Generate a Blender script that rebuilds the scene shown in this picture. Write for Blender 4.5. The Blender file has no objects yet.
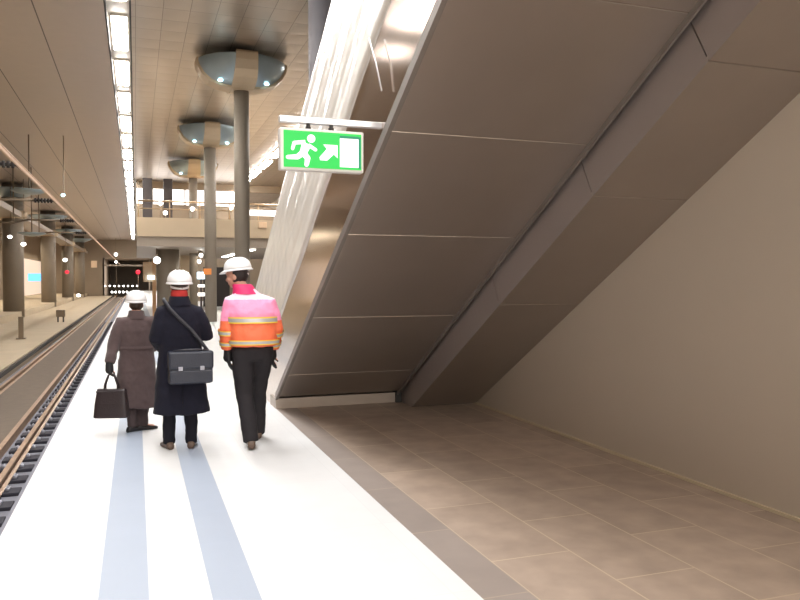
import bpy, bmesh, math, random
from mathutils import Vector, Matrix, Quaternion
random.seed(7)
PI = math.pi
scene = bpy.context.scene
COL = scene.collection

# ------------------------------------------------------------------ materials
def nodes_of(m):
    m.use_nodes = True
    nt = m.node_tree
    return nt, nt.nodes, nt.links, nt.nodes['Principled BSDF']

def mat(name, col, rough=.6, metal=0., var=.08, vscale=6., bump=0., bscale=60., spec=.5, sheen=0., coat=0., stretch=None):
    m = bpy.data.materials.new(name)
    nt, N, L, b = nodes_of(m)
    b.inputs['Roughness'].default_value = rough
    b.inputs['Metallic'].default_value = metal
    b.inputs['Specular IOR Level'].default_value = spec
    if sheen: b.inputs['Sheen Weight'].default_value = sheen
    if coat: b.inputs['Coat Weight'].default_value = coat
    geo = N.new('ShaderNodeTexCoord')
    src = geo.outputs['Object']
    if stretch:
        mp = N.new('ShaderNodeMapping'); mp.inputs['Scale'].default_value = stretch
        L.new(src, mp.inputs['Vector']); src = mp.outputs['Vector']
    nz = N.new('ShaderNodeTexNoise'); nz.inputs['Scale'].default_value = vscale; nz.inputs['Detail'].default_value = 4
    L.new(src, nz.inputs['Vector'])
    mx = N.new('ShaderNodeMix'); mx.data_type = 'RGBA'
    mx.inputs['A'].default_value = tuple(max(0, c*(1-var)) for c in col) + (1,)
    mx.inputs['B'].default_value = tuple(min(1, c*(1+var)) for c in col) + (1,)
    L.new(nz.outputs['Fac'], mx.inputs['Factor']); L.new(mx.outputs['Result'], b.inputs['Base Color'])
    if bump:
        n2 = N.new('ShaderNodeTexNoise'); n2.inputs['Scale'].default_value = bscale; n2.inputs['Detail'].default_value = 3
        L.new(src, n2.inputs['Vector'])
        bp = N.new('ShaderNodeBump'); bp.inputs['Strength'].default_value = bump; bp.inputs['Distance'].default_value = .01
        L.new(n2.outputs['Fac'], bp.inputs['Height']); L.new(bp.outputs['Normal'], b.inputs['Normal'])
    return m

def emis(name, col, s):
    m = bpy.data.materials.new(name)
    nt, N, L, b = nodes_of(m)
    b.inputs['Base Color'].default_value = (*(c*.12 for c in col), 1)
    b.inputs['Emission Color'].default_value = (*col, 1)
    b.inputs['Emission Strength'].default_value = s
    return m

def math_n(N, L, op, a, b=None, c=None):
    n = N.new('ShaderNodeMath'); n.operation = op
    for i, v in enumerate((a, b, c)):
        if v is None: continue
        if hasattr(v, 'is_output'): L.new(v, n.inputs[i])
        else: n.inputs[i].default_value = v
    return n.outputs[0]

def grid_mat(name, col, joint, sx, sy, ox=0, oy=0, jw=.012, rough=.5, metal=0., var=.12, vscale=3., stag=0., pillow=0., spec=.5, cloud=0., jy=True, aniso=None):
    """panels or slabs laid in the XY plane with fine joints between them"""
    m = bpy.data.materials.new(name)
    nt, N, L, b = nodes_of(m)
    b.inputs['Metallic'].default_value = metal
    b.inputs['Roughness'].default_value = rough
    b.inputs['Specular IOR Level'].default_value = spec
    g = N.new('ShaderNodeNewGeometry')
    sp = N.new('ShaderNodeSeparateXYZ'); L.new(g.outputs['Position'], sp.inputs[0])
    fx = math_n(N, L, 'DIVIDE', math_n(N, L, 'SUBTRACT', sp.outputs['X'], ox), sx)
    ix = math_n(N, L, 'FLOOR', fx)
    yy = math_n(N, L, 'SUBTRACT', sp.outputs['Y'], oy)
    if stag:
        yy = math_n(N, L, 'ADD', yy, math_n(N, L, 'MULTIPLY', ix, stag))
    fy = math_n(N, L, 'DIVIDE', yy, sy)
    iy = math_n(N, L, 'FLOOR', fy)
    ux = math_n(N, L, 'FRACT', fx); uy = math_n(N, L, 'FRACT', fy)
    dx = math_n(N, L, 'MULTIPLY', math_n(N, L, 'MINIMUM', ux, math_n(N, L, 'SUBTRACT', 1., ux)), sx)
    dy = math_n(N, L, 'MULTIPLY', math_n(N, L, 'MINIMUM', uy, math_n(N, L, 'SUBTRACT', 1., uy)), sy)
    d = math_n(N, L, 'MINIMUM', dx, dy) if jy else dx
    jm = math_n(N, L, 'LESS_THAN', d, jw*.5)
    # tone per slab + clouding
    cb = N.new('ShaderNodeCombineXYZ'); L.new(ix, cb.inputs[0]); L.new(iy, cb.inputs[1])
    wn = N.new('ShaderNodeTexWhiteNoise'); wn.noise_dimensions = '2D'; L.new(cb.outputs[0], wn.inputs['Vector'])
    nz = N.new('ShaderNodeTexNoise'); nz.inputs['Scale'].default_value = vscale; nz.inputs['Detail'].default_value = 6
    L.new(g.outputs['Position'], nz.inputs['Vector'])
    f = math_n(N, L, 'ADD', math_n(N, L, 'MULTIPLY', wn.outputs['Value'], .22), math_n(N, L, 'MULTIPLY', nz.outputs['Fac'], .78))
    mx = N.new('ShaderNodeMix'); mx.data_type = 'RGBA'
    mx.inputs['A'].default_value = tuple(c*(1-var) for c in col) + (1,)
    mx.inputs['B'].default_value = tuple(min(1, c*(1+var)) for c in col) + (1,)
    L.new(f, mx.inputs['Factor'])
    m2 = N.new('ShaderNodeMix'); m2.data_type = 'RGBA'
    L.new(jm, m2.inputs['Factor']); L.new(mx.outputs['Result'], m2.inputs['A']); m2.inputs['B'].default_value = (*joint, 1)
    L.new(m2.outputs['Result'], b.inputs['Base Color'])
    if pillow:
        h = math_n(N, L, 'MULTIPLY', math_n(N, L, 'SINE', math_n(N, L, 'MULTIPLY', ux, PI)), math_n(N, L, 'SINE', math_n(N, L, 'MULTIPLY', uy, PI)))
        bp = N.new('ShaderNodeBump'); bp.inputs['Strength'].default_value = 1.; bp.inputs['Distance'].default_value = pillow
        L.new(h, bp.inputs['Height']); L.new(bp.outputs['Normal'], b.inputs['Normal'])
    return m

M = dict(
    stone=grid_mat('pale_granite', (.66,.66,.665), (.62,.62,.625), .6, 1.2, -.84, 0, .006, .55, var=.05, vscale=5),
    band=grid_mat('blue_grey_granite', (.345,.395,.485), (.34,.39,.48), .6, 1.2, -.84, 0, .006, .55, var=.05),
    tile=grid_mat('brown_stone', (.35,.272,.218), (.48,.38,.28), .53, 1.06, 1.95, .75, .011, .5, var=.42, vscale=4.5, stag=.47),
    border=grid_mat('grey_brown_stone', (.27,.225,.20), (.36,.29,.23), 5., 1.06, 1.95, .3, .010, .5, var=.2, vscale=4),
    concrete=mat('concrete', (.30,.245,.18), .85, var=.18, vscale=2.5, bump=.3),
    bed=mat('bare_concrete', (.50,.41,.29), .85, var=.12, vscale=1.2, bump=.3),
    slab=mat('track_slab', (.20,.20,.235), .8, var=.15, vscale=3, bump=.3),
    absorber=mat('absorber_panel', (.16,.125,.095), .9, var=.2, vscale=5, bump=.5),
    edge=mat('painted_edge_shade', (.06,.05,.045), .9),
    sleeper=mat('sleeper_block', (.035,.033,.045), .8),
    rust=mat('rusty_rail', (.42,.29,.20), .5, .4, var=.25, vscale=8),
    clip=mat('rail_clip', (.40,.40,.46), .55, .3),
    ceil_r=grid_mat('polished_ceiling', (.47,.405,.335), (.22,.18,.14), .59, .80, .04, .2, .014, .30, .92, var=.05, pillow=.008),
    ceil_l=grid_mat('ceiling_cladding', (.60,.52,.455), (.14,.12,.10), 1.56, 6., -.54, 0, .03, .42, .7, var=.05, jy=False),
    slot=mat('lamp_slot', (.55,.48,.40), .5),
    dark=mat('dark_trim', (.03,.028,.026), .6),
    lamp=emis('lamp_diffuser', (1,.97,.93), 68),
    lamp_far=emis('small_lamp', (1,.96,.9), 9),
    wall=mat('plaster_wall', (.53,.46,.38), .7, var=.03, vscale=1.5),
    skirt=mat('skirting', (.58,.49,.35), .6),
    soffit=mat('soffit_metal', (.405,.355,.315), .36, .75, var=.06, vscale=2),
    soffit_joint=mat('soffit_joint', (.30,.25,.215), .5, .3),
    beam=mat('beam_metal', (.36,.31,.29), .4, .4, var=.05, vscale=2),
    trim=mat('edge_trim', (.24,.21,.19), .45, .4),
    steel=mat('polished_steel', (.62,.52,.45), .13, 1., var=.06, vscale=3, stretch=(1,1,1)),
    balus=mat('balustrade_panel', (.55,.53,.5), .3, .2),
    plinth=mat('plinth_metal', (.42,.36,.31), .4, .5),
    tread=mat('tread_stone', (.3,.28,.26), .6),
    column=mat('column_metal', (.25,.21,.165), .6, .2, var=.06, vscale=2),
    column_dark=mat('dark_column', (.085,.075,.08), .6, .1),
    capital=mat('capital_tan', (.55,.43,.29), .45, .3, var=.05),
    glassy=mat('capital_mirror', (.36,.45,.50), .3, .45, var=.1, vscale=3),
    bright_blue=emis('capital_spot', (.55,.9,1.), 6),
    fascia=mat('gallery_fascia', (.56,.44,.30), .5, .2, var=.06, vscale=2),
    fascia2=mat('gallery_soffit', (.36,.30,.24), .45, .3, var=.08, vscale=1.5),
    brownwall=mat('brown_wall', (.30,.235,.17), .7, var=.12, vscale=.6),
    darkwall=mat('tunnel_wall', (.34,.29,.24), .8, var=.2, vscale=.5),
    pillar=mat('dark_pillar', (.045,.035,.035), .5),
    rail_steel=mat('handrail_steel', (.55,.4,.25), .35, .8),
    catenary=mat('conductor_rail', (.80,.58,.42), .45, .35, var=.1),
    arm=mat('arm_metal', (.22,.17,.12), .5, .5),
    insul=mat('insulator', (.03,.025,.025), .5),
    win=emis('lit_glazing', (1,.95,.92), 2.6),
    shop=emis('lit_hall', (1,.80,.62), .85),
    shop2=emis('lit_hall_floor', (1,.86,.55), .9),
    blue=emis('blue_sign_face', (.12,.42,1.), 2.2),
    bluewhite=emis('pale_sign_face', (.65,.85,1.), 3.5),
    redl=emis('red_signal_lens', (1,.03,.06), 1.6),
    orange=emis('orange_board', (1,.33,.08), .7),
    tanbox=mat('tan_board', (.78,.56,.36), .6),
    pole=mat('tan_pole', (.72,.42,.22), .6),
    green=emis('exit_green', (.015,.74,.10), .95),
    green2=emis('exit_dark_green', (.01,.45,.22), .6),
    exit_white=emis('exit_white', (1,1,1), 1.3),
    sign_frame=mat('sign_frame', (.72,.70,.68), .4),
    bracket=mat('bracket_alu', (.72,.74,.78), .3, .7),
    skin=mat('skin', (.62,.33,.24), .55, var=.08, vscale=12),
    white_shell=mat('white_hat_shell', (.86,.86,.88), .28, coat=.3, var=.01),
    strap_w=mat('white_strap', (.8,.78,.78), .6),
    hair_d=mat('dark_hair', (.02,.013,.012), .5, var=.3, vscale=60, bump=.5, bscale=200),
    hair_b=mat('brown_hair', (.05,.028,.02), .5, var=.3, vscale=60, bump=.5, bscale=200),
    coat_brown=mat('brown_wool', (.095,.066,.066), .9, var=.12, vscale=25, bump=.3, bscale=220, sheen=.2, spec=.2),
    coat_navy=mat('navy_wool', (.009,.009,.019), .85, var=.15, vscale=25, bump=.3, bscale=220, sheen=.04, spec=.25),
    trouser_b=mat('brown_trouser', (.075,.055,.055), .9, var=.1, spec=.2),
    trouser_n=mat('black_trouser', (.012,.012,.018), .9, var=.1, spec=.2),
    trouser_g=mat('charcoal_trouser', (.022,.019,.022), .8, var=.15, spec=.3),
    shoe=mat('black_shoe', (.02,.017,.018), .4),
    shoe_br=mat('brown_shoe', (.11,.07,.05), .5),
    glove=mat('black_glove', (.012,.011,.013), .6),
    scarf=mat('red_scarf', (.50,.035,.03), .85, bump=.4, bscale=150),
    pink=mat('hi_vis_blown_out', (.98,.33,.55), .55, var=.06, vscale=10, bump=.6, bscale=14),  # overexposed upper part of the orange jacket, painted as pink
    hiorange=mat('hi_vis_orange', (.98,.19,.08), .55, var=.06, vscale=10, bump=.6, bscale=14),
    lit_shoulder=mat('shoulder_light_paint', (.88,.66,.80), .5, var=.05, vscale=10, bump=.25, bscale=40),  # light from above painted as pale shoulders
    magenta=mat('magenta_collar', (.75,.03,.16), .6),
    silver=mat('silver_tape', (.50,.50,.52), .4, .3),
    yellow=mat('yellow_tape', (.95,.62,.08), .5),
    bag_l=mat('dark_brown_leather', (.022,.013,.015), .4, bump=.2),
    bag_m=mat('dark_blue_nylon', (.022,.026,.042), .36, var=.2, vscale=12, bump=.3, bscale=90),
    strapm=mat('bag_strap', (.022,.022,.032), .5),
    eye=mat('eye_white', (.8,.78,.75), .2),
)
# translucent white plastic sheet
def plastic():
    m = bpy.data.materials.new('plastic_film')
    nt, N, L, b = nodes_of(m)
    b.inputs['Base Color'].default_value = (.80, .77, .72, 1)
    b.inputs['Roughness'].default_value = .22
    b.inputs['Specular IOR Level'].default_value = .7
    b.inputs['Coat Weight'].default_value = .4
    b.inputs['Coat Roughness'].default_value = .12
    return m
M['plastic'] = plastic()

# ------------------------------------------------------------------ builders
class MB:
    def __init__(s): s.bm = bmesh.new(); s.mats = []
    def mi(s, m):
        if m is None: return 0
        if m not in s.mats: s.mats.append(m)
        return s.mats.index(m)
    def box(s, a, b, m=None, bev=0.):
        r = bmesh.ops.create_cube(s.bm, size=1)
        c = [(a[i]+b[i])/2 for i in range(3)]; d = [abs(b[i]-a[i]) for i in range(3)]
        for v in r['verts']: v.co = Vector((c[0]+v.co.x*d[0], c[1]+v.co.y*d[1], c[2]+v.co.z*d[2]))
        fs = set(f for v in r['verts'] for f in v.link_faces)
        for f in fs: f.material_index = s.mi(m)
        if bev:
            es = list(set(e for f in fs for e in f.edges))
            o = bmesh.ops.bevel(s.bm, geom=es, offset=bev, segments=2, affect='EDGES', profile=.5)
            for f in o['faces']: f.material_index = s.mi(m)
        return s
    def poly(s, pts, m=None):
        f = s.bm.faces.new([s.bm.verts.new(p) for p in pts]); f.material_index = s.mi(m); return f
    def prism(s, pts, d, m=None):
        """polygon pts (3-D, planar) extruded by vector d"""
        d = Vector(d); n = len(pts)
        A = [s.bm.verts.new(p) for p in pts]; B = [s.bm.verts.new(Vector(p)+d) for p in pts]
        fs = [s.bm.faces.new(A[::-1]), s.bm.faces.new(B)]
        for i in range(n): fs.append(s.bm.faces.new((A[i], A[(i+1) % n], B[(i+1) % n], B[i])))
        for f in fs: f.material_index = s.mi(m)
        return s
    def ring(s, c, u, v, ru, rv, n, e=2.):
        out = []
        for i in range(n):
            t = 2*PI*i/n; ct, st = math.cos(t), math.sin(t)
            x = math.copysign(abs(ct)**(2/e), ct)*ru; y = math.copysign(abs(st)**(2/e), st)*rv
            out.append(s.bm.verts.new(Vector(c)+Vector(u)*x+Vector(v)*y))
        return out
    def bridge(s, rings, m=None, cap=True):
        k = s.mi(m); n = len(rings[0])
        for a, b in zip(rings, rings[1:]):
            for i in range(n):
                f = s.bm.faces.new((a[i], a[(i+1) % n], b[(i+1) % n], b[i])); f.material_index = k; f.smooth = True
        if cap:
            for r, rev in ((rings[0], True), (rings[-1], False)):
                f = s.bm.faces.new(r[::-1] if rev else r); f.material_index = k
        return s
    def loft(s, secs, n=24, m=None, e=2., cap=True):
        """secs: (z, cx, cy, rx, ry)"""
        return s.bridge([s.ring((cx, cy, z), (1,0,0), (0,1,0), rx, ry, n, e) for z, cx, cy, rx, ry in secs], m, cap)
    def tube(s, pts, rad, n=12, m=None, flat=1., ref=None, round_ends=False):
        P = [Vector(p) for p in pts]
        R = list(rad) if hasattr(rad, '__len__') else [rad]*len(P)
        if round_ends:
            d0 = (P[0]-P[1]).normalized(); d1 = (P[-1]-P[-2]).normalized()
            P = [P[0]+d0*R[0]*.9, P[0]+d0*R[0]*.55] + P + [P[-1]+d1*R[-1]*.55, P[-1]+d1*R[-1]*.9]
            R = [R[0]*.35, R[0]*.82] + R + [R[-1]*.82, R[-1]*.35]
        rings = []; pu = None
        for i, p in enumerate(P):
            t = (P[min(i+1, len(P)-1)]-P[max(i-1, 0)]).normalized()
            if pu is None:
                a = Vector(ref) if ref else (Vector((1,0,0)) if abs(t.x) < .9 else Vector((0,1,0)))
            else: a = pu
            u = (a - t*a.dot(t)).normalized(); v = t.cross(u); pu = u
            rings.append(s.ring(p, u, v, R[i], R[i]*flat, n))
        return s.bridge(rings, m)
    def ball(s, c, r, m=None, seg=20, rot=None):
        res = bmesh.ops.create_uvsphere(s.bm, u_segments=seg, v_segments=max(8, seg*2//3), radius=1)
        for v in res['verts']:
            p = Vector((v.co.x*r[0], v.co.y*r[1], v.co.z*r[2]))
            if rot: p = rot @ p
            v.co = Vector(c)+p
        for f in set(f for v in res['verts'] for f in v.link_faces): f.material_index = s.mi(m); f.smooth = True
        return s
    def xform(s, mtx):
        bmesh.ops.transform(s.bm, matrix=mtx, verts=s.bm.verts); return s
    def build(s, name, m=None, parent=None, smooth=None, off=True):
        bmesh.ops.recalc_face_normals(s.bm, faces=s.bm.faces)
        me = bpy.data.meshes.new(name); s.bm.to_mesh(me); s.bm.free()
        for k in (s.mats if s.mats and s.mats != [None] else [m]): me.materials.append(M[k] if isinstance(k, str) else k)
        if smooth is not None:
            for p in me.polygons: p.use_smooth = smooth
        o = bpy.data.objects.new(name, me); COL.objects.link(o)
        if parent is not None:
            o.parent = parent
            if off:
                P = parent; v = Vector((0,0,0))
                while P is not None: v += P.location; P = P.parent
                o.location = -v
        return o

def fused(mb, name, m, parent=None, vox=.012, it=4, off=False, fold=0.):
    """union of overlapping closed shells -> one continuous smooth surface"""
    bmesh.ops.recalc_face_normals(mb.bm, faces=mb.bm.faces)
    me = bpy.data.meshes.new('tmp'); mb.bm.to_mesh(me); mb.bm.free()
    t = bpy.data.objects.new('tmp', me); COL.objects.link(t)
    r = t.modifiers.new('r', 'REMESH'); r.mode = 'VOXEL'; r.voxel_size = vox
    q = t.modifiers.new('s', 'SMOOTH'); q.factor = .5; q.iterations = it
    if fold:
        tx = bpy.data.textures.new('cloth_folds','CLOUDS'); tx.noise_scale = .11; tx.noise_depth = 2
        dm = t.modifiers.new('d','DISPLACE'); dm.texture = tx; dm.strength = fold; dm.mid_level = .5; dm.texture_coords = 'LOCAL'
    dg = bpy.context.evaluated_depsgraph_get(); dg.update()
    nm = bpy.data.meshes.new_from_object(t.evaluated_get(dg)); nm.name = name
    bpy.data.objects.remove(t); bpy.data.meshes.remove(me)
    nm.materials.clear()
    for k in (m if isinstance(m, (list, tuple)) else [m]): nm.materials.append(M[k])
    for p in nm.polygons: p.use_smooth = True; p.material_index = 0
    o = bpy.data.objects.new(name, nm); COL.objects.link(o)
    if parent is not None: o.parent = parent
    return o

def tag(o, label=None, cat=None, group=None, kind=None):
    if label: o['label'] = label
    if cat: o['category'] = cat
    if group: o['group'] = group
    if kind: o['kind'] = kind
    return o
def empty(name, loc, label, cat, group=None, rz=0):
    o = bpy.data.objects.new(name, None); COL.objects.link(o)
    o.location = loc; o.rotation_euler = (0,0,rz); o.empty_display_size = .1
    return tag(o, label, cat, group)
def struct(o, label=None, cat=None): return tag(o, label, cat, kind='structure')
def dup(root, loc=None):
    r = root.copy(); COL.objects.link(r)
    for ch in list(root.children):
        c = ch.copy(); COL.objects.link(c); c.parent = r
        for g in list(ch.children):
            d = g.copy(); COL.objects.link(d); d.parent = c
    if loc is not None: r.location = loc
    return r
ORD = ['first','second','third','fourth','fifth','sixth','seventh','eighth','ninth','tenth','eleventh','twelfth','thirteenth','fourteenth','fifteenth']

ZC = 7.75           # ceiling height
# ------------------------------------------------------------------ platform, tracks
f = MB()
Y0, Y1 = -14, 122
def strip(x0, x1, m, ya=Y0, yb=Y1): f.poly([(x0,ya,0),(x1,ya,0),(x1,yb,0),(x0,yb,0)], m)
strip(-.84,-.20,'stone'); strip(-.20,.05,'band'); strip(.05,.36,'stone'); strip(.36,.60,'band'); strip(.60,1.68,'stone')
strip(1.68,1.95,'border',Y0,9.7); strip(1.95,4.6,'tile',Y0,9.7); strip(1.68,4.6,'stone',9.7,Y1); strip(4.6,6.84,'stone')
f.poly([(-.84,Y0,0),(-.84,Y1,0),(-.84,Y1,-.22),(-.84,Y0,-.22)],'stone')
f.poly([(-.84,Y0,-.22),(-.84,Y1,-.22),(-.98,Y1,-.22),(-.98,Y0,-.22)],'slab')
f.poly([(-.98,Y0,-.22),(-.98,Y1,-.22),(-.98,Y1,-1.2),(-.98,Y0,-1.2)],'slab')
f.poly([(6.84,Y0,0),(6.84,Y1,0),(6.84,Y1,-1.2),(6.84,Y0,-1.2)],'concrete')
struct(f.build('floor'), 'pale granite platform floor with two blue grey guiding bands and brown slabs under the stair')
f = MB()
f.box((-3.42,Y0,-1.3),(-.84,Y1,-1.10)); f.box((6.84,Y0,-1.3),(10,Y1,-1.1))
struct(f.build('track_slab','slab'), 'blue grey concrete slab under the near rails')
f = MB(); f.box((-2.97,Y0,-1.12),(-2.06,Y1,-.985))
struct(f.build('absorber_slab','absorber'), 'dark brown concrete infill between the two rails')
f = MB(); f.box((-6.95,Y0,-1.3),(-3.42,Y1,-.75)); 
f.box((-3.42,Y0,-.92),(-3.36,Y1,-.80),'edge')  # dark strip painted in for the shaded face below the bed edge
f.mats.insert(0,'bed')
for fc in f.bm.faces: pass
bm_faces = list(f.bm.faces)
for i, fc in enumerate(bm_faces): fc.material_index = 0 if i < 6 else 1
struct(f.build('trackbed'), 'bare tan concrete bed of the unfinished second track')
f = MB(); f.box((-14,Y0,-1.3),(-6.9,Y1,-.35))
struct(f.build('platform_opposite','bed'), 'opposite platform slab behind the row of grey columns')

# rails (running rail profile)
def rail_obj(x, label):
    mb = MB(); prof = [(-.07,-.124),(.07,-.124),(.07,-.112),(.012,-.10),(.012,-.04),(.036,-.032),(.036,0),(-.036,0),(-.036,-.032),(-.012,-.04),(-.012,-.10),(-.07,-.112)]
    mb.prism([(x+a,Y0,-.93+b) for a,b in prof],(0,Y1+24-Y0,0))
    tag(mb.build('rail','rust'), label, 'rail')
rail_obj(-1.69,'brown steel running rail nearest the white platform edge')
rail_obj(-3.11,'brown steel running rail beside the bare concrete bed')
mb = MB(); mb.box((-2.06,Y0,-1.1),(-1.98,Y1,-.955))
tag(mb.build('edge_strip','rust'), 'long brown steel edge strip of the infill between the rails', 'edging')
# sleeper blocks
sl0 = None; k = 0; y = 8.12
while y < 52:
    if sl0 is None:
        sl0 = empty('sleeper_block', (-1.62,y,-1.10), '', 'sleeper', 'dark sleeper blocks under the near rail')
        b = MB(); b.box((-.30,-.14,0),(.19,.14,.045),bev=.008); b.build('block','sleeper',sl0,off=False)
        for sx in (-.215,.01):
            c = MB(); c.box((sx,-.06,.045),(sx+.06,.06,.085),bev=.01); c.tube([(sx+.02,-.08,.085),(sx+.03,0,.10),(sx+.02,.08,.085)],.012,8); c.build('rail_clip','clip',sl0,off=False)
        o = sl0
    else: o = dup(sl0,(-1.62,y,-1.10))
    if k < 12: o['label'] = 'dark sleeper block under the near rail, %s from the lower left corner' % ORD[k]
    else: o['label'] = 'one of the far dark sleeper blocks merging into a line along the near rail'
    k += 1; y += .645

# ------------------------------------------------------------------ ceiling
f = MB(); T = .25
f.box((-13.2,Y0,ZC),(-.62,Y1,ZC+T)); struct(f.build('ceiling','ceil_l'),'grey brown metal ceiling over the tracks')
f = MB(); f.box((-.05,Y0,ZC),(1.6,Y1,ZC+T)); f.box((1.6,2,ZC),(10,Y1,ZC+T))
o = struct(f.build('ceiling_platform','ceil_r'),'polished bronze panel ceiling over the platform'); o.name='ceiling.001'
f = MB(); f.box((-.62,Y0,ZC+.16),(-.05,Y1,ZC+T+.1)); f.box((-.62,Y0,ZC-.02),(-.58,Y1,ZC+.2),'dark'); f.box((-.09,Y0,ZC-.02),(-.05,Y1,ZC+.2),'dark')
fs = list(f.bm.faces)
f.mats.insert(0,'slot')
for i, fc in enumerate(fs): fc.material_index = 0 if i < 6 else 1
struct(f.build('trim_1'),'long recessed slot in the ceiling holding the lamps')
# strip lamps
lamp0 = None
def lamp(x, y, label, group):
    global lamp0
    if lamp0 is None:
        lamp0 = empty('ceiling_lamp',(x,y,ZC+.1),label,'lamp',group)
        b = MB(); b.box((-.19,-1.34,.0),(.19,1.34,.06)); b.build('housing','slot',lamp0,off=False)
        d = MB(); d.box((-.17,-1.3,-.05),(.17,1.3,0),bev=.02); d.build('diffuser','lamp',lamp0,off=False)
        return lamp0
    o = dup(lamp0,(x,y,ZC+.1)); tag(o,label,'lamp',group); return o
for k in range(27):
    y = 16.5+3.82*k
    lab = 'white strip lamp in the ceiling slot, %s from the top of the picture' % ORD[k] if k < 9 else 'white strip lamp in the far end of the ceiling slot where lamps merge'
    lamp(-.325,y,lab,'strip lamps in the ceiling slot')
for k in range(21):
    y = 24.1+3.82*k
    lab = 'white strip lamp of the row right of the round column, %s from the exit sign' % ORD[k-2] if 2 <= k < 9 else ('white strip lamp of the second row, hidden behind the side of the staircase' if k < 2 else 'white strip lamp far off in the second row right of the round columns')
    lamp(6.4,y,lab,'strip lamps in the second ceiling row').location.z = ZC-.065
def area(name, loc, sx, sy, power, col=(1,.97,.93), rot=(0,0,0)):
    l = bpy.data.lights.new(name,'AREA'); l.shape='RECTANGLE'; l.size=sx; l.size_y=sy; l.energy=power; l.color=col
    o = bpy.data.objects.new(name,l); o.location=loc; o.rotation_euler=rot; COL.objects.link(o); return o
for k in range(6):
    area('strip_lamp_light',(-.325,16.5-3.82*(k+1),ZC+.04),.34,2.6,205)
# unseen lights added over the walkway to brighten the near floor
for k in range(3):
    area('near_floor_fill',(.75,2.2+3.82*k,ZC-.02),.34,2.6,95,(.90,.95,1))
# unseen lights added: track row for reflections in the steel, fill behind the viewer
area('steel_glint_light',(-2.88,16.0,ZC-.02),.5,2.2,60)
area('steel_glint_light',(-3.2,19.1,ZC-.02),.5,1.1,14)
area('steel_glint_light',(-2.9,11.6,ZC-.02),.5,2.4,150)
area('opposite_hall_light',(-10.5,70,5.2),2,30,900,(1,.86,.64))
area('opposite_hall_light',(-10.5,105,5.2),2,24,800,(1,.86,.64))
area('under_gallery_light',(3.5,38,2.9),1,6,160,(1,.9,.75))
area('tunnel_fill',(-1,128,4.8),2,10,900,(1,.9,.8))  # unseen fill added to lift the dark tunnel mouth
area('under_stair_fill',(2.9,-5.0,4.2),1.6,2.4,400,(1,.90,.78),(math.radians(35),0,0))  # added out of view to brighten floor and wall under the stair

# ------------------------------------------------------------------ right wall
f = MB(); f.box((4.26,Y0,0),(4.6,10,ZC)); struct(f.build('wall_right','wall'),'plain beige plastered wall under the stair')
f = MB(); f.box((4.243,Y0,0),(4.262,10,.025)); struct(f.build('baseboard_right','skirt'),'thin pale joint along the foot of the beige wall')

# ------------------------------------------------------------------ staircase
def S(y): return (9.776-y)*.567
st = empty('staircase',(1.68,9.78,0),'tall dark clad staircase sloping up over the right side of the platform','staircase')
YT = -3.3
cuts = [9.49,8.87,7.55,6.18,5.02,3.9,2.7,1.5,.3,-.9,-2.1,YT]
f = MB()
f.prism([(1.70,9.49,S(9.49)+.006),(1.70,YT,S(YT)+.006),(1.70,YT,S(YT)+.12),(1.70,9.49,S(9.49)+.12)],(1.61,0,0),'soffit_joint')
for a, b in zip(cuts, cuts[1:]):
    a -= .006; b += .006
    f.prism([(1.70,a,S(a)),(1.70,b,S(b)),(1.70,b,S(b)+.05),(1.70,a,S(a)+.05)],(1.61,0,0),'soffit')
f.build('soffit',None,st)
f = MB(); f.prism([(1.668,9.56,S(9.56)-.012),(1.668,YT,S(YT)-.012),(1.668,YT,S(YT)+.075),(1.668,9.56,S(9.56)+.075)],(.035,0,0)); f.build('edge_trim','trim',st)
f = MB(); f.prism([(3.30,9.5,S(9.5)-.05),(3.30,YT,S(YT)-.05),(3.30,YT,S(YT)+.05),(3.30,9.5,S(9.5)+.05)],(.02,0,0)); f.build('edge_trim','trim',st)
f = MB(); f.prism([(1.685,9.74,0),(1.685,9.776,0),(1.685,9.70,S(9.70)+.075),(1.685,YT,S(YT)+.075),(1.685,YT,S(YT)+.90),(1.685,11.36,0)],(.05,0,0)); f.build('stringer','steel',st)
f = MB(); f.prism([(1.70,11.35,0),(1.70,YT,S(YT)+.88),(1.70,YT,S(YT)+2.33),(1.70,12.15,S(12.15)+2.33),(1.70,12.15,0)],(.05,0,0)); f.build('balustrade','balus',st)
f = MB(); f.box((1.672,9.55,0),(3.30,9.95,.13)); f.build('plinth','plinth',st)
f = MB(); q = []
n = int((11.27-YT)/.3)
pts = [(1.75,11.27,0)]
for i in range(n):
    yy = 11.27-.3*i; pts += [(1.75,yy,.17*(i+1)),(1.75,yy-.3,.17*(i+1))]
ye = 11.27-.3*n
pts += [(1.75,ye,S(ye)+.13),(1.75,9.74,.13),(1.75,9.74,0)]
f.prism(pts,(1.55,0,0)); f.build('treads','tread',st)
# lower hung soffit next to the wall
f = MB(); B = lambda y: S(y)-.393
bc = [9.05,6.6,5.02,3.78,2.5,1.2,-.1,-1.4,YT]
f.prism([(3.37,9.05,B(9.05)+.006),(3.37,YT,B(YT)+.006),(3.37,YT,S(YT)+.9),(3.37,9.05,S(9.05)+.9)],(.88,0,0),'soffit_joint')
for a, b in zip(bc,bc[1:]):
    a -= .005; b += .005
    p = [(a,B(a)),(b,B(b)),(b-.40*.567+.02,B(b)+.40),(a-.40*.567+.02,B(a)+.40)] if 0 else [(a,B(a)),(b,B(b)),(b+.21,B(b)+.37),(a+.21,B(a)+.37)]
    f.prism([(3.355,yy,zz) for yy,zz in p],(.03,0,0),'beam')
    f.prism([(3.356,a,B(a)-.002),(3.356,b,B(b)-.002),(3.356,b,B(b)+.04),(3.356,a,B(a)+.04)],(.90,0,0),'soffit')
f.build('hung_soffit',None,st)
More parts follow.
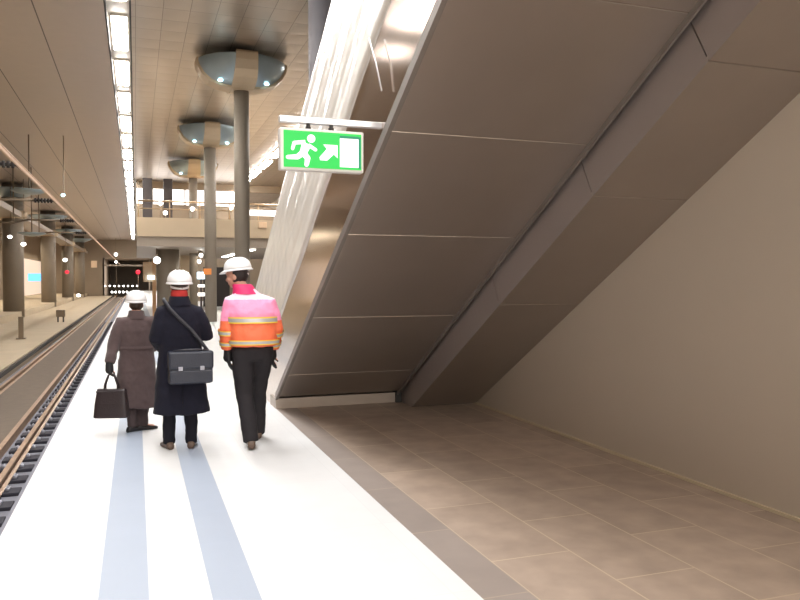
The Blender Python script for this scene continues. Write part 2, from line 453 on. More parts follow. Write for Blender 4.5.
f = MB(); f.prism([(3.29,9.9,0),(3.29,9.5,0),(3.29,9.5,S(9.5)+.03),(3.29,YT,S(YT)+.03),(3.29,YT,S(YT)+.8),(3.29,9.9,.8)],(.075,0,0)); f.build('gap_filler','dark',st)
f = MB(); f.box((3.37,9.12,0),(4.255,9.9,.5)); f.build('foot','beam',st)

# plastic sheet over the balustrade: wrinkled
f = MB(); nu, nv = 240, 44
rnd = [random.uniform(0,6.28) for _ in range(12)]
def wr(u, v):
    a = .007*math.sin(v*19+1.3*u+rnd[0])+.005*math.sin(v*37-2.2*u+rnd[1])*math.sin(u*1.1+rnd[7])+.004*math.sin(v*61+3.1*u+rnd[2])
    a += .004*math.sin(u*14+6*v+rnd[3])*math.sin(v*3+rnd[8])+.003*math.sin(u*31-9*v+rnd[4])
    return a*math.sin(PI*min(1,max(0,v)))**.4
ya, yb = -3.2, 12.25
def edge_low(u): return .86+.022*math.sin(u*1.3+1)+.010*math.sin(u*4.3+2)
G = []
for i in range(nu+1):
    yy = ya+(yb-ya)*i/nu; row = []
    for j in range(nv+1):
        v = j/nv; lo = edge_low(yy); hi = 2.37+.004*math.sin(yy*2.3)
        # folds run up the slope; sheet overhangs, tapering to the ground at the foot
        h = lo+(hi-lo)*v
        z = max(.012+.01*v, S(yy)+h)
        row.append(f.bm.verts.new((1.662+.36*wr(yy*.9,v)+(.021*max(0,1-v/.03)+.03*max(0,(v-.97)/.03)), yy, z)))
    G.append(row)
for i in range(nu):
    for j in range(nv):
        if (G[i][j].co-G[i][j+1].co).length < .004 and (G[i+1][j].co-G[i+1][j+1].co).length < .004: continue
        fc = f.bm.faces.new((G[i][j],G[i+1][j],G[i+1][j+1],G[i][j+1])); fc.smooth = True
bmesh.ops.delete(f.bm, geom=[v for v in f.bm.verts if not v.link_faces], context='VERTS')
o = f.build('plastic_sheet','plastic')
md = o.modifiers.new('thick','SOLIDIFY'); md.thickness = .003
tag(o,'wrinkled white plastic sheet wrapped along the balustrade of the staircase','plastic sheet')
f = MB(); f.tube([(1.625,5.3,3.42),(1.63,5.15,3.2),(1.64,5.05,2.98)],.006,6)
tag(f.build('loose_cord','strap_w'),'thin white cord hanging from the plastic sheet on the staircase side','cord')

# ------------------------------------------------------------------ exit sign
ex = empty('exit_sign',(1.245,5.21,2.42),'green lit emergency exit sign with running figure hanging beside the staircase','sign')
YS = 5.21
f = MB(); f.box((.945,YS-.025,2.745),(1.69,YS+.025,2.79),bev=.006); f.build('bracket_bar','bracket',ex)
for x in (1.15,1.315):
    f = MB(); f.tube([(x,YS,2.75),(x,YS,2.70)],.014,10); f.tube([(x,YS,2.725),(x,YS,2.71)],.02,10); f.build('hanger','dark',ex)
f = MB(); f.box((.943,YS-.04,2.413),(1.545,YS+.04,2.705),bev=.01); f.build('housing','sign_frame',ex)
f = MB(); f.box((.968,YS-.046,2.433),(1.525,YS-.038,2.685)); face = f.build('sign_face','green',ex)
# pictogram pieces are drawn in sign coordinates: u 0..1 across, v 0..1 up
def su(u, v, d=0): return (.968+.557*u, YS-.047-d, 2.433+.252*v)
def flat(mb, pts): mb.prism([su(a,b) for a,b in pts],(0,-.004,0))
f = MB()
def limb(a, b, w0, w1):
    ax, ay = a[0]*2.21, a[1]; bx, by = b[0]*2.21, b[1]
    d = Vector((bx-ax,by-ay)).normalized(); nx, ny = -d.y, d.x
    pts = [((ax+nx*w0)/2.21,ay+ny*w0),((ax-nx*w0)/2.21,ay-ny*w0),((bx-nx*w1)/2.21,by-ny*w1),((bx+nx*w1)/2.21,by+ny*w1)]
    flat(f,pts)
    flat(f,[((bx+w1*math.cos(t*PI/5))/2.21,by+w1*math.sin(t*PI/5)) for t in range(10)])
flat(f,[(.345+.052*math.cos(t*PI/8),.80+.115*math.sin(t*PI/8)) for t in range(16)])
limb((.29,.66),(.24,.38),.13,.10)
limb((.27,.70),(.13,.66),.055,.05); limb((.13,.66),(.11,.50),.05,.045)
limb((.31,.62),(.40,.50),.05,.045)
limb((.25,.38),(.30,.26),.085,.075); limb((.30,.26),(.285,.08),.075,.06)
limb((.23,.38),(.17,.28),.085,.07); limb((.17,.28),(.05,.26),.07,.055)
f.build('running_figure','exit_white',face,off=True)
f = MB(); flat(f,[(.45,.30),(.545,.54),(.50,.66),(.685,.66),(.685,.30),(.635,.40),(.55,.22),(.46,.22)]); f.build('arrow','exit_white',face)
f = MB(); flat(f,[(.715,.06),(.96,.06),(.96,.86),(.715,.86)]); f.build('doorway','exit_white',face)
f = MB(); flat(f,[(.962,.04),(.99,.04),(.99,.92),(.962,.92)]); flat(f,[(.715,.865),(.96,.865),(.96,.93),(.715,.93)]); f.build('door_edge','green2',face)

# ------------------------------------------------------------------ columns
def column(x, y, r, zb, label, group, m='column'):
    c = empty('column',(x,y,zb),label,'column',group)
    mb = MB(); mb.tube([(x,y,zb),(x,y,ZC)],r,28); mb.build('shaft',m,c)
    mb = MB(); mb.box((x-.31,y-.31,6.86),(x+.31,y+.31,ZC),bev=.03); mb.build('neck','capital',c)
    # mirrored bowl and four straight petals from the shaft to the rim
    mb = MB(); R = 1.21
    mb.loft([(6.93,x,y,.34,.34),(6.97,x,y,.62,.62),(7.07,x,y,.88,.88),(7.24,x,y,1.06,1.06),(7.44,x,y,1.18,1.18),(7.56,x,y,R,R),(7.60,x,y,R,R),(7.62,x,y,R-.05,R-.05)],40); mb.build('dish','glassy',c)
    for k in range(4):
        a = PI/2*k; ca, sa = math.cos(a), math.sin(a)
        mb = MB()
        prof = [(.26,6.87),(.62,6.93),(.90,7.035),(1.09,7.21),(1.21,7.43),(1.235,7.60)]
        W = [.31,.31,.31,.30,.29,.28]
        top = [mb.bm.verts.new((x+ca*rr-sa*w, y+sa*rr+ca*w, z)) for (rr,z),w in zip(prof,W)]
        bot = [mb.bm.verts.new((x+ca*rr+sa*w, y+sa*rr-ca*w, z)) for (rr,z),w in zip(prof,W)]
        iv = Vector((-ca*.05,-sa*.05,.07))
        t2 = [mb.bm.verts.new(v.co+iv) for v in top]; b2 = [mb.bm.verts.new(v.co+iv) for v in bot]
        for i in range(5):
            for A, Bq in ((top,bot),(bot,b2),(b2,t2),(t2,top)):
                mb.bm.faces.new((A[i],A[i+1],Bq[i+1],Bq[i]))
        mb.bm.faces.new((top[0],bot[0],b2[0],t2[0])); mb.bm.faces.new((top[5],bot[5],b2[5],t2[5]))
        mb.build('petal','capital',c)
    for sx in (-1,1):
        mb = MB(); mb.ball((x+sx*.62,y-.50,7.005),(.07,.07,.035),seg=12); mb.build('spotlight','bright_blue',c)
    return c
G1 = 'round columns with mushroom heads down the platform'
column(2.88,11.9,.24,0,'dark round column rising directly behind the top of the plastic covered balustrade',G1,'column_dark')
column(2.8,21.2,.21,0,'tallest looking round column with a large mirrored mushroom head left of the exit sign',G1)
column(2.8,30.6,.23,0,'second round column with mushroom head, left of and behind the tallest one',G1)
column(2.8,39.9,.21,0,'thin far round column with mushroom head seen above the gallery rail',G1)
# opposite platform columns
def bigcol(y, label, r=.62, x=-7.4):
    c = empty('concrete_column',(x,y,-.35),label,'column','thick columns along the opposite platform')
    mb = MB(); mb.tube([(x,y,-.75),(x,y,ZC)],r,28); mb.build('shaft','column',c)
    mb = MB(); mb.loft([(5.55,x,y,r+.02,r+.02),(5.62,x,y,r+.22,r+.22),(6.0,x,y,r+.22,r+.22),(6.08,x,y,r+.02,r+.02)],28); mb.build('collar','capital',c)
    mb = MB(); mb.loft([(6.9,x,y,r,r),(7.1,x,y,r+.5,r+.5),(7.35,x,y,r+1.0,r+1.0),(7.42,x,y,r+1.0,r+1.0)],32); mb.build('dish','glassy',c)
for y, lab in ((53.5,'thick grey column at the left edge of the picture on the opposite platform'),(74,'thick grey column right of the blue lit sign on the opposite platform'),(94,'thick grey column of the opposite platform beside the red light'),(114,'farthest thick column of the opposite platform near the tunnel mouth')):
    bigcol(y,lab)
f = MB(); f.box((-8.0,Y0,5.62),(-6.8,Y1,5.95)); struct(f.build('trim_2','fascia2'),'long tan beam carried by the opposite columns')

# ------------------------------------------------------------------ overhead conductor rail
f = MB(); prof = [(-.02,0),(.02,0),(.026,.02),(.012,.03),(.012,.07),(.034,.08),(.034,.09),(-.034,.09),(-.034,.08),(-.012,.07),(-.012,.03),(-.026,.02)]
f.prism([(-2.4+a,Y0,4.12+b) for a,b in prof],(0,Y1+10-Y0,0))
tag(f.build('conductor_rail','catenary'),'copper coloured overhead conductor rail above the near track','overhead rail')
arms = ((23.8,'first'),(34.1,'second'),(45.2,'third'),(56.5,'fourth'))
for y, w in arms:
    a = empty('support_arm',(-6.2,y,ZC),'brown overhead support arm with dark insulator, %s from the left edge' % w,'support arm','arms holding the overhead rail')
    mb = MB(); mb.tube([(-6.2,y,ZC),(-6.2,y,4.7)],.035,10); mb.build('hanger','arm',a)
    mb = MB(); mb.tube([(-9.5,y,4.75),(-6.2,y,4.75),(-5.5,y,4.92),(-3.9,y,4.92)],.055,10); mb.build('boom','arm',a)
    mb = MB()
    for i in range(6): mb.tube([(-3.9+.12*i,y,4.92),(-3.9+.12*i+.07,y,4.92)],.10,12)
    mb.tube([(-3.95,y,4.92),(-3.15,y,4.92)],.05,10); mb.build('insulator','insul',a)
    mb = MB(); mb.tube([(-3.2,y,4.90),(-2.4,y,4.20)],.015,8); mb.build('drop_rod','arm',a)

# reflector dishes hanging over the second track
for (x,y,z,r,lab) in ((-4.2,35,5.25,.72,'blue grey mirrored dish hanging behind the conductor rail, nearer one'),(-5.3,45,4.03,.72,'blue grey mirrored dish on a rod above the opposite track, lower one')):
    a = empty('reflector_dish',(x,y,z),lab,'reflector','mirrored dishes over the tracks')
    mb = MB(); mb.loft([(z-.02,x,y,.12,.12),(z+.03,x,y,r*.6,r*.6),(z+.14,x,y,r,r),(z+.16,x,y,r,r),(z+.18,x,y,r*.9,r*.9)],32); mb.build('dish','glassy',a)
    mb = MB(); mb.tube([(x,y,z+.1),(x,y,ZC-.005)],.03,10); mb.build('rod','arm',a)

# ------------------------------------------------------------------ far walls
f = MB(); f.box((-13.2,Y0,-1.3),(-13,Y1,ZC)); struct(f.build('wall_left','brownwall'),'brown wall behind the opposite platform')
f = MB(); f.box((10,Y0,-1.3),(10.2,Y1,ZC)); struct(f.build('wall_far_right','brownwall'),'brown wall beyond the second track')
f = MB()
f.box((-13,Y1,-1.3),(-4.55,Y1+.5,ZC)); f.box((2.07,Y1,-1.3),(10,Y1+.5,ZC)); f.box((-4.55,Y1,5.04),(2.07,Y1+.5,ZC))
struct(f.build('wall_back','brownwall'),'end wall of the station around the tunnel mouth')
f = MB()
f.box((-4.75,Y1,-1.5),(-4.55,Y1+30,5.2)); f.box((2.07,Y1,-1.5),(2.27,Y1+30,5.2)); f.box((-4.75,Y1+.5,5.04),(2.27,Y1+30,5.3)); f.box((-4.75,Y1+30,-1.5),(2.27,Y1+30.3,5.3)); f.box((-4.75,Y1,-1.5),(2.27,Y1+30,-1.3))
struct(f.build('wall_tunnel','darkwall'),'dark tunnel lining beyond the platform end')
f = MB(); f.box((-4.55,Y1-.3,3.75),(2.07,Y1-.05,4.0)); struct(f.build('trim_3','fascia2'),'pale band under the tunnel lintel')
for row,(n,x0,x1,z,y,r) in enumerate(((8,-4.45,.14,.73,123,.12),(5,-3.44,-1.31,-.17,121.6,.15))):
    for k in range(n):
        x = x0+(x1-x0)*k/(n-1)
        mb = MB(); mb.ball((x,y,z),(r,r*.6,r),seg=10)
        mb.tube([(x,y+.05,z),(x,y+.35,z)],r*.5,8)
        tag(mb.build('tunnel_lamp','lamp_far'),'small white tunnel lamp, %s from left in the %s row' % (ORD[k],('upper','lower')[row]),'lamp','lamps in the tunnel mouth')

# opposite hall: lit bays and sign
def panel(name, a, b, m, label, cat, group=None):
    mb = MB(); mb.box(a,b,bev=.01); return tag(mb.build(name,m),label,cat,group)
struct(panel('window_6',(-13.0,101,-.3),(-12.9,126-4.2,4.3),'shop',None,None),'bright glazed hall front behind the first column gap')
struct(panel('window_7',(-12.98,62,-.3),(-12.9,79,3.4),'shop',None,None),'lit hall front at the left edge of the picture')
panel('hanging_sign',(-9.8,80,1.55),(-8.4,80.25,2.27),'blue','blue lit sign hanging between the thick left columns','sign')
panel('tan_board',(-4.95,95,3.1),(-4.3,95.2,3.9),'tanbox','small tan square board far left of the tunnel mouth','board')
for x,y,z,lab,m,r in ((-7.0,49.5,4.2,'small white lamp at the left edge beside the thick column','lamp_far',.12),(-6.35,50,3.8,'white lamp on the collar right of the first thick column','lamp_far',.14),(-5.7,70,3.36,'white lamp above the red light between left columns','lamp_far',.18),(-6.0,90,-.05,'low white lamp beyond the second thick column','lamp_far',.2),(-2.85,34.4,5.2,'pale lamp close to the overhead conductor rail','bright_blue',.08),(-6.35,80,2.43,'red signal lamp between the left columns','redl',.2)):
    a = empty('wall_lamp',(x,y,z),lab,'lamp')
    mb = MB(); mb.ball((x,y,z),(r,r*.7,r*.8),seg=14); mb.build('lens',m,a)
    mb = MB(); mb.tube([(x,y+.05,z),(x,y+.4,z),(x,y+.4,(ZC if z > 3 else z+.8))],.018,8); mb.build('stem','arm',a)
a = empty('post',(-4.43,33.86,-.75),'slim dark post standing on the bare concrete bed','post')
mb = MB(); mb.box((-4.52,33.78,-.75),(-4.34,33.94,.16),bev=.01); mb.build('shaft','arm',a)
mb = MB(); mb.box((-4.60,33.7,-.75),(-4.26,34.02,-.71)); mb.build('foot_plate','arm',a)
a = empty('equipment_box',(-4.06,46.8,-.75),'small grey box on legs on the bare concrete bed','box')
mb = MB(); mb.box((-4.3,46.6,-.45),(-3.85,47,-.06),bev=.02); mb.build('case','arm',a)
mb = MB(); mb.box((-4.25,46.7,-.75),(-4.18,46.9,-.44)); mb.box((-3.97,46.7,-.75),(-3.9,46.9,-.44)); mb.build('legs','insul',a)

# ------------------------------------------------------------------ gallery
f = MB(); f.box((.05,32,3.46),(9.9,32.3,4.18)); f.box((.05,32.3,3.9),(9.9,49,4.16)); f.box((.05,32.0,3.42),(9.9,32.3,3.46))
struct(f.build('gallery_deck','fascia'),'tan fascia and deck of the gallery crossing the platform')
f = MB(); f.box((.05,32.15,3.02),(9.9,49,3.42)); struct(f.build('gallery_soffit','fascia2'),'grey underside of the gallery')
gr = empty('gallery_railing',(.1,32.15,4.18),'thin tan railing along the front of the gallery','railing')
mb = MB(); mb.tube([(.1,32.15,4.86),(9.8,32.15,4.86)],.035,8); mb.build('handrail','rail_steel',gr)
mb = MB(); mb.tube([(.1,32.15,4.55),(9.8,32.15,4.55)],.02,8); mb.build('middle_rail','rail_steel',gr)
for k in range(9):
    mb = MB(); mb.tube([(.12+1.2*k,32.15,4.18),(.12+1.2*k,32.15,4.86)],.025,8); mb.build('post','rail_steel',gr)
for x0,x1,lab in ((.37,.85,'left dark square pillar standing on the gallery'),(1.43,1.88,'right dark square pillar standing on the gallery')):
    a = empty('gallery_pillar',((x0+x1)/2,42.2,4.16),lab,'pillar','dark pillars on the gallery')
    mb = MB(); mb.box((x0,42,4.16),(x1,42.5,7.05),bev=.02); mb.build('shaft','pillar',a)
    mb = MB(); mb.box((x0-.03,41.97,4.16),(x1+.03,42.53,4.3)); mb.build('foot','pillar',a)
f = MB(); f.box((.05,49,3.0),(10,49.3,6.35)); f.box((.05,49,7.3),(10,49.3,ZC)); struct(f.build('wall_gallery','brownwall'),'back wall of the gallery')
for k,(x0,x1) in enumerate(((.08,.42),(1.05,1.95),(2.05,2.9),(3.0,4.1),(4.25,6.4))):
    o = struct(panel('window_%d' % (k+1),(x0,49,6.35),(x1,49.2,7.3),'win',None,None),'bright white gallery window %s from left' % ORD[k])
gl0 = None
for k,(x,z,lab) in enumerate(((1.02,4.95,'white gallery lamp between the dark pillars, upper'),(1.22,4.55,'white gallery lamp between the dark pillars, lower'),(2.35,4.75,'white gallery lamp left of the thin far column'),(3.05,4.75,'white gallery lamp right of the thin far column'),(4.0,4.85,'white gallery lamp right of the second round column'))):
    a = empty('gallery_lamp',(x,34,z),lab,'lamp','small lamps on the gallery')
    mb = MB(); mb.ball((x,34,z),(.09,.07,.09),seg=12); mb.build('globe','lamp_far',a)
    mb = MB(); mb.tube([(x,34.05,4.16),(x,34.05,z)],.02,8); mb.build('stem','arm',a)
panel('light_bar',(4.5,31.9,4.36),(9.5,31.99,4.60),'win','white lit bar along the gallery front right of the tallest column','lamp')
panel('fascia_box',(4.9,31.9,3.85),(5.25,32.0,4.1),'tanbox','small square box on the gallery fascia near the staircase','box')
for k,y in enumerate((27.1,29.6)):
    pass
for k in range(6):
    y = 33.2+2.0*k
    a = empty('soffit_lamp',(4.75,y,3.02),'white lamp under the gallery, %s of the short row beside the staircase' % ORD[k],'lamp','lamps under the gallery')
    mb = MB(); mb.box((4.62,y-.55,2.93),(4.88,y+.55,2.98),bev=.01); mb.build('diffuser','lamp_far',a)
    mb = MB(); mb.box((4.6,y-.6,2.98),(4.9,y+.6,3.04)); mb.build('housing','slot',a)
# things under the gallery
a = empty('round_pier',(1.37,35.4,0),'broad brown round pier under the left end of the gallery','pier')
mb = MB(); mb.tube([(1.37,35.4,0),(1.37,35.4,3.05)],.49,28); mb.build('shaft','column',a)
mb = MB(); mb.tube([(1.37,35.4,0),(1.37,35.4,.12)],.52,28); mb.build('base_ring','pillar',a)
f = MB(); f.box((2.0,60,0),(10,60.3,4.6)); struct(f.build('wall_stair_core','brownwall'),'brown wall closing the space under the gallery')
panel('lift_cladding',(2.36,43.6,0),(2.85,44.2,3.05),'fascia','pale upright panel under the gallery between pier and thin column','panel')
panel('wall_board',(3.7,45,0.1),(5.2,45.3,2.4),'pillar','dark tall box under the gallery right of the second round column','cabinet')
# signs and lamps under the gallery
a = empty('information_post',(.79,36.1,0),'tan post with a square board on the platform far behind the walkers','sign post')
mb = MB(); mb.box((.70,36.0,0),(.86,36.2,2.5),bev=.01); mb.build('pole','pole',a)
mb = MB(); mb.box((.30,36.0,1.56),(.72,36.2,2.48),bev=.02); mb.build('board','tanbox',a)
mb = MB(); mb.box((.50,35.9,1.68),(.80,35.99,1.86),bev=.01); mb.build('display','bluewhite',a)
for x,y,z,r,m,lab,hang in ((.86,34,2.5,.15,'lamp_far','round white lamp under the gallery left of the broad pier',1),(.15,60,2.25,.17,'redl','red signal light far down the platform left of the tan post',0),(2.86,36,2.8,.09,'lamp_far','upper white lamp beside the second round column under the gallery',1),(2.8,36.3,2.52,.09,'lamp_far','lower white lamp beside the second round column under the gallery',1),(3.75,40,1.40,.12,'lamp_far','white lamp low behind the second round column',0),(-2.75,118,5.4,.24,'lamp_far','blurred white lamp above the tunnel mouth',1),(-2.75,118.8,4.35,.2,'lamp_far','smaller white lamp under the blurred one at the tunnel mouth',0)):
    a = empty('signal_lamp' if m == 'redl' else 'platform_lamp',(x,y,z),lab,'lamp')
    mb = MB(); mb.ball((x,y,z),(r,r*.7,r),seg=14); mb.build('lens',m,a)
    mb = MB(); top = (3.03 if y < 49 else ZC) if hang else (0 if x > -.5 else -1.1)
    mb.tube([(x,y+r,z),(x,y+r,top)],.03,8); mb.build('stem','arm',a)
for x0,x1,z0,z1,m,lab in ((2.83,3.2,1.70,2.04,'bluewhite','pale blue lit display under the gallery behind the middle walker'),(2.86,3.2,1.30,1.42,'win','white lit strip under the pale blue display'),(2.86,3.2,.86,1.02,'win','lowest white lit strip under the pale blue display')):
    panel('lit_display',(x0,38,z0),(x1,38.1,z1),m,lab,'display','stacked displays under the gallery')
panel('display_stand',(2.98,38.1,0),(3.08,38.2,2.1),'pillar','dark stand carrying the stacked lit displays','stand')
panel('orange_board',(2.50,30.28,1.86),(2.80,30.33,2.10),'orange','small orange board fixed to the second round column','board')
panel('barrier',(3.5,24,0),(3.6,25.5,1.0),'tanbox','pale low barrier at the foot of the far platform right of the middle walker','barrier')

# ------------------------------------------------------------------ people
def rotz(a): return Matrix.Rotation(a,4,'Z')
def head(mb, c, yaw, s=1., pitch=0.):
    """skull, jaw, nose, brow, lips, ears; faces local +y before yaw"""
    R = (Matrix.Rotation(yaw,3,'Z') @ Matrix.Rotation(pitch,3,'X'))
    C = Vector(c)
    def b(p, r): mb.ball(C+R@(Vector(p)*s), [k*s for k in r], seg=18, rot=R)
    b((0,-.008,.025),(.076,.096,.098)); b((0,.022,-.03),(.062,.072,.075)); b((0,.045,-.075),(.038,.042,.036))
    b((0,.096,-.02),(.013,.022,.02)); b((0,.084,.005),(.011,.016,.03))
    b((0,.078,.035),(.055,.018,.014)); b((0,.086,-.052),(.024,.012,.007)); b((0,.084,-.064),(.022,.012,.007))
    for sx in (-1,1):
        b((sx*.078,-.002,-.012),(.012,.026,.034)); b((sx*.045,.068,-.02),(.024,.018,.02))
def hand(mb, w, d, t, s=1., r0=.010, curl=.9):
    """palm and five fingers: w wrist, d finger direction, t thumb side; curls towards the palm normal"""
    w = Vector(w); d = Vector(d).normalized(); t = Vector(t); t = (t-d*t.dot(d)).normalized(); n = d.cross(t).normalized()
    for q in (-.03,-.011,.009,.029):
        mb.tube([w+t*q*.5*s, w+d*.05*s+t*q*.9*s, w+d*.092*s+t*q*s],[.015*s,.016*s,.013*s],10,round_ends=True)
    for q,L,off in ((.030,.072,.092),(.010,.082,.095),(-.010,.076,.092),(-.030,.058,.086)):
        p = w+d*off*s+t*q*s; pts = [p-d*.02*s,p]; a = 0
        for seg in (.45,.32,.23):
            a += curl*.55; p = p+(d*math.cos(a)+n*math.sin(a))*L*seg*s; pts.append(p)
        mb.tube(pts,[r0*s*1.05,r0*s,r0*s*.95,r0*s*.9,r0*s*.8],8,round_ends=True)
    p = w+d*.02*s+t*.025*s
    mb.tube([p,p+(d*.6+t*.55+n*.25)*.045*s,p+(d*.95+t*.42+n*.45)*.075*s,p+(d*1.0+t*.25+n*.6)*.098*s],[.016*s,.013*s,.011*s,.009*s],8,round_ends=True)
def body(mb, J, s=1.):
    """one continuous figure from joint positions J"""
    mb.loft([(J['pel'].z-.10*s,J['pel'].x,J['pel'].y,.10*s,.08*s),(J['pel'].z-.02*s,J['pel'].x,J['pel'].y,.165*s,.115*s),(J['pel'].z+.10*s,J['pel'].x,J['pel'].y,.15*s,.105*s),
        ((J['pel'].z+J['chest'].z)/2,(J['pel'].x+J['chest'].x)/2,(J['pel'].y+J['chest'].y)/2,.145*s,.105*s),(J['chest'].z,J['chest'].x,J['chest'].y,.175*s,.115*s),(J['chest'].z+.12*s,J['chest'].x,J['chest'].y,.16*s,.095*s),(J['neck'].z,J['neck'].x,J['neck'].y,.065*s,.065*s)],24)
    mb.tube([J['neck']-Vector((0,0,.05*s)),J['neck'],J['head']],[.075*s,.06*s,.056*s],14)
    for k in 'lr':
        mb.tube([J['neck']-Vector((0,0,.055*s)),J['sh'+k],J['el'+k],J['wr'+k]],[.055*s,.056*s,.042*s,.027*s],14,round_ends=True)
        mb.tube([J['hip'+k]+Vector((0,0,.06*s)),J['hip'+k],(J['hip'+k]+J['kn'+k])/2,J['kn'+k],(J['kn'+k]*.6+J['an'+k]*.4),J['an'+k]],[.085*s,.088*s,.072*s,.052*s,.052*s,.035*s],14,round_ends=True)
        fd = J['foot'+k]; a = J['an'+k]
        mb.tube([a-fd*.04*s-Vector((0,0,.045*s)),a+fd*.06*s-Vector((0,0,.045*s)),a+fd*.14*s-Vector((0,0,.055*s))],[.034*s,.036*s,.026*s],10,round_ends=True)
def trousers(P, J, s, m, hem=.06, w=1., top=.08):
    mb = MB()
    mb.loft([(J['pel'].z-.12*s,J['pel'].x,J['pel'].y,.14*s,.105*s),(J['pel'].z-.02*s,J['pel'].x,J['pel'].y,.182*s,.13*s),(J['pel'].z+top*s,J['pel'].x,J['pel'].y,.165*s,.118*s)],24)
    for k in 'lr':
        a, kn, h = J['an'+k], J['kn'+k], J['hip'+k]
        mb.tube([h+Vector((0,0,.04*s)),h,(h+kn)/2,kn,(kn+a)/2,a+Vector((0,0,-.085*s+hem))],[.098*s*w,.102*s*w,.088*s*w,.074*s*w,.068*s*w,.064*s*w],16)
    return fused(mb,'trousers',m,P,.012,5,fold=.022)
def shoes(P, J, s, m):
    for k in 'lr':
        a, fd = J['an'+k], J['foot'+k]; mb = MB()
        side = Vector((fd.y,-fd.x,0)); z0 = a.z-.085*s
        for (t,w,h) in ((0,0,0),): pass
        rings = []
        for t,w,h in ((-.085,.026,.045),(-.07,.036,.07),(-.02,.038,.085),(.04,.040,.072),(.10,.046,.052),(.15,.045,.042),(.18,.034,.035),(.195,.016,.025)):
            c = a+fd*t*s; rings.append(mb.ring((c.x,c.y,z0+h*.5*s),side,(0,0,1),w*s,h*.5*s,14,2.6))
        mb.bridge(rings); mb.build('shoe',m,P,True,off=False)
def hard_hat(P, c, yaw, s=1., tilt=0., m='white_shell', strap=True):
    """dome with ridges, brim and front peak; child part headband strap"""
    T = Matrix.Translation(Vector(c)) @ rotz(yaw) @ Matrix.Rotation(tilt,4,'X')
    mb = MB(); rx, ry, h = .118*s, .142*s, .125*s
    secs = []
    for i in range(9):
        t = i/8*PI/2; secs.append((h*math.sin(t)**.9, 0,0, rx*math.cos(t)**.75+.004, ry*math.cos(t)**.75+.004))
    mb.loft(secs,32,cap=True)
    n = 32
    r0 = mb.ring((0,0,.012*s),(1,0,0),(0,1,0),rx*.99,ry*.99,n); r1 = []; r2 = []; r3 = []
    for i in range(n):
        t = 2*PI*i/n; fr = max(0,math.sin(t))**2.; ex = .018+.038*fr
        x, y = math.cos(t)*(rx+ex*s*.75), math.sin(t)*(ry+ex*s)
        r1.append(mb.bm.verts.new((x,y,-.006*s-.012*s*fr))); r2.append(mb.bm.verts.new((x*.99,y*.99,-.014*s-.012*s*fr)))
        r3.append(mb.bm.verts.new((math.cos(t)*rx*.95,math.sin(t)*ry*.95,-.004*s)))
    mb.bridge([r0,r1,r2,r3],cap=False)
    for sx in (-.035,0,.035):
        pts = []
        for i in range(9):
            t = PI*(.17+.66*i/8); ct = math.cos(t); pts.append((sx*s,math.copysign(abs(ct)**.75,ct)*ry*(1-(sx*s/rx)**2*.5),(h*math.sin(t)**.9)*(1-.35*(sx*s/rx)**2)-.002))
        mb.tube(pts,.008*s,8,round_ends=True)
    mb.xform(T); hat = mb.build('hard_hat',m,P,True,off=False)
    if strap:
        mb = MB(); pts = [(math.cos(t)*.088*s,math.sin(t)*.104*s,-.035*s-.02*s*math.sin(-t)) for t in [PI+PI*i/12 for i in range(13)]]
        mb.tube(pts,.013*s,8,flat=.3,ref=(0,0,1)); mb.xform(T); mb.build('headband','strap_w',hat,True,off=False)
    return hat
def hair(P, c, yaw, s, m):
    mb = MB(); bmesh.ops.create_uvsphere(mb.bm,u_segments=32,v_segments=24,radius=1)
    for v in mb.bm.verts:
        k = 1+.03*math.sin(v.co.x*40)*math.sin(v.co.z*23)
        v.co = Vector((v.co.x*.086*k*s,(v.co.y*.102*k-.012)*s,(v.co.z*.105*k+.015)*s))
    bmesh.ops.delete(mb.bm,geom=[v for v in mb.bm.verts if (v.co.y > .02*s and v.co.z < .045*s) or v.co.z < -.078*s],context='VERTS')
    mb.xform(Matrix.Translation(Vector(c)) @ rotz(yaw))
    o = mb.build('hair',m,P,True,off=False); md = o.modifiers.new('t','SOLIDIFY'); md.thickness = .008*s; return o
def eyes(P, c, yaw, s):
    for sx in (-1,1):
        mb = MB(); mb.ball((sx*.031*s,.079*s,.012*s),(.011*s,.009*s,.008*s),seg=10); mb.xform(Matrix.Translation(Vector(c)) @ rotz(yaw)); mb.build('eye','eye',P,True,off=False)
V = lambda *a: Vector(a)

# --- walker in the brown coat (left), short, turned a little to the right
def scaled(J, s): return {k: (v*s if not k.startswith('foot') else v) for k, v in J.items()}
def person(label, loc, rz, J, s, hc, hyaw, hpitch=0., bodykw=None):
    mb = MB(); body(mb,J,s); head(mb,hc,hyaw,s,hpitch)
    return mb

J = scaled(dict(pel=V(0,0,.93),chest=V(0,.0,1.27),neck=V(0,.02,1.47),head=V(.0,.045,1.60),
    shl=V(-.195,0,1.41),ell=V(-.275,-.06,1.13),wrl=V(-.325,-.15,.90),shr=V(.195,0,1.41),elr=V(.27,.04,1.14),wrr=V(.20,.24,1.05),
    hipl=V(-.085,0,.90),knl=V(-.075,.0,.48),anl=V(-.055,-.03,.085),hipr=V(.085,0,.90),knr=V(.085,.02,.48),anr=V(.07,.03,.085),
    footl=V(.80,.6,0),footr=V(.92,.39,0)),.845)
s = .845
hc = J['head']+V(0,.01,.035)*s
mb = person('',0,0,J,s,hc,0)
hand(mb,J['wrl'],(-.02,.02,-1),(0,1,.0),s,curl=.9); hand(mb,J['wrr'],(-.4,1,-.1),(-.3,0,1),s,curl=.7)
pl = fused(mb,'person','skin',None,.0075,2)
tag(pl,'short person in long brown coat and white hard hat, holding a dark handbag','person','walkers in white hard hats seen from behind')
mb = MB()
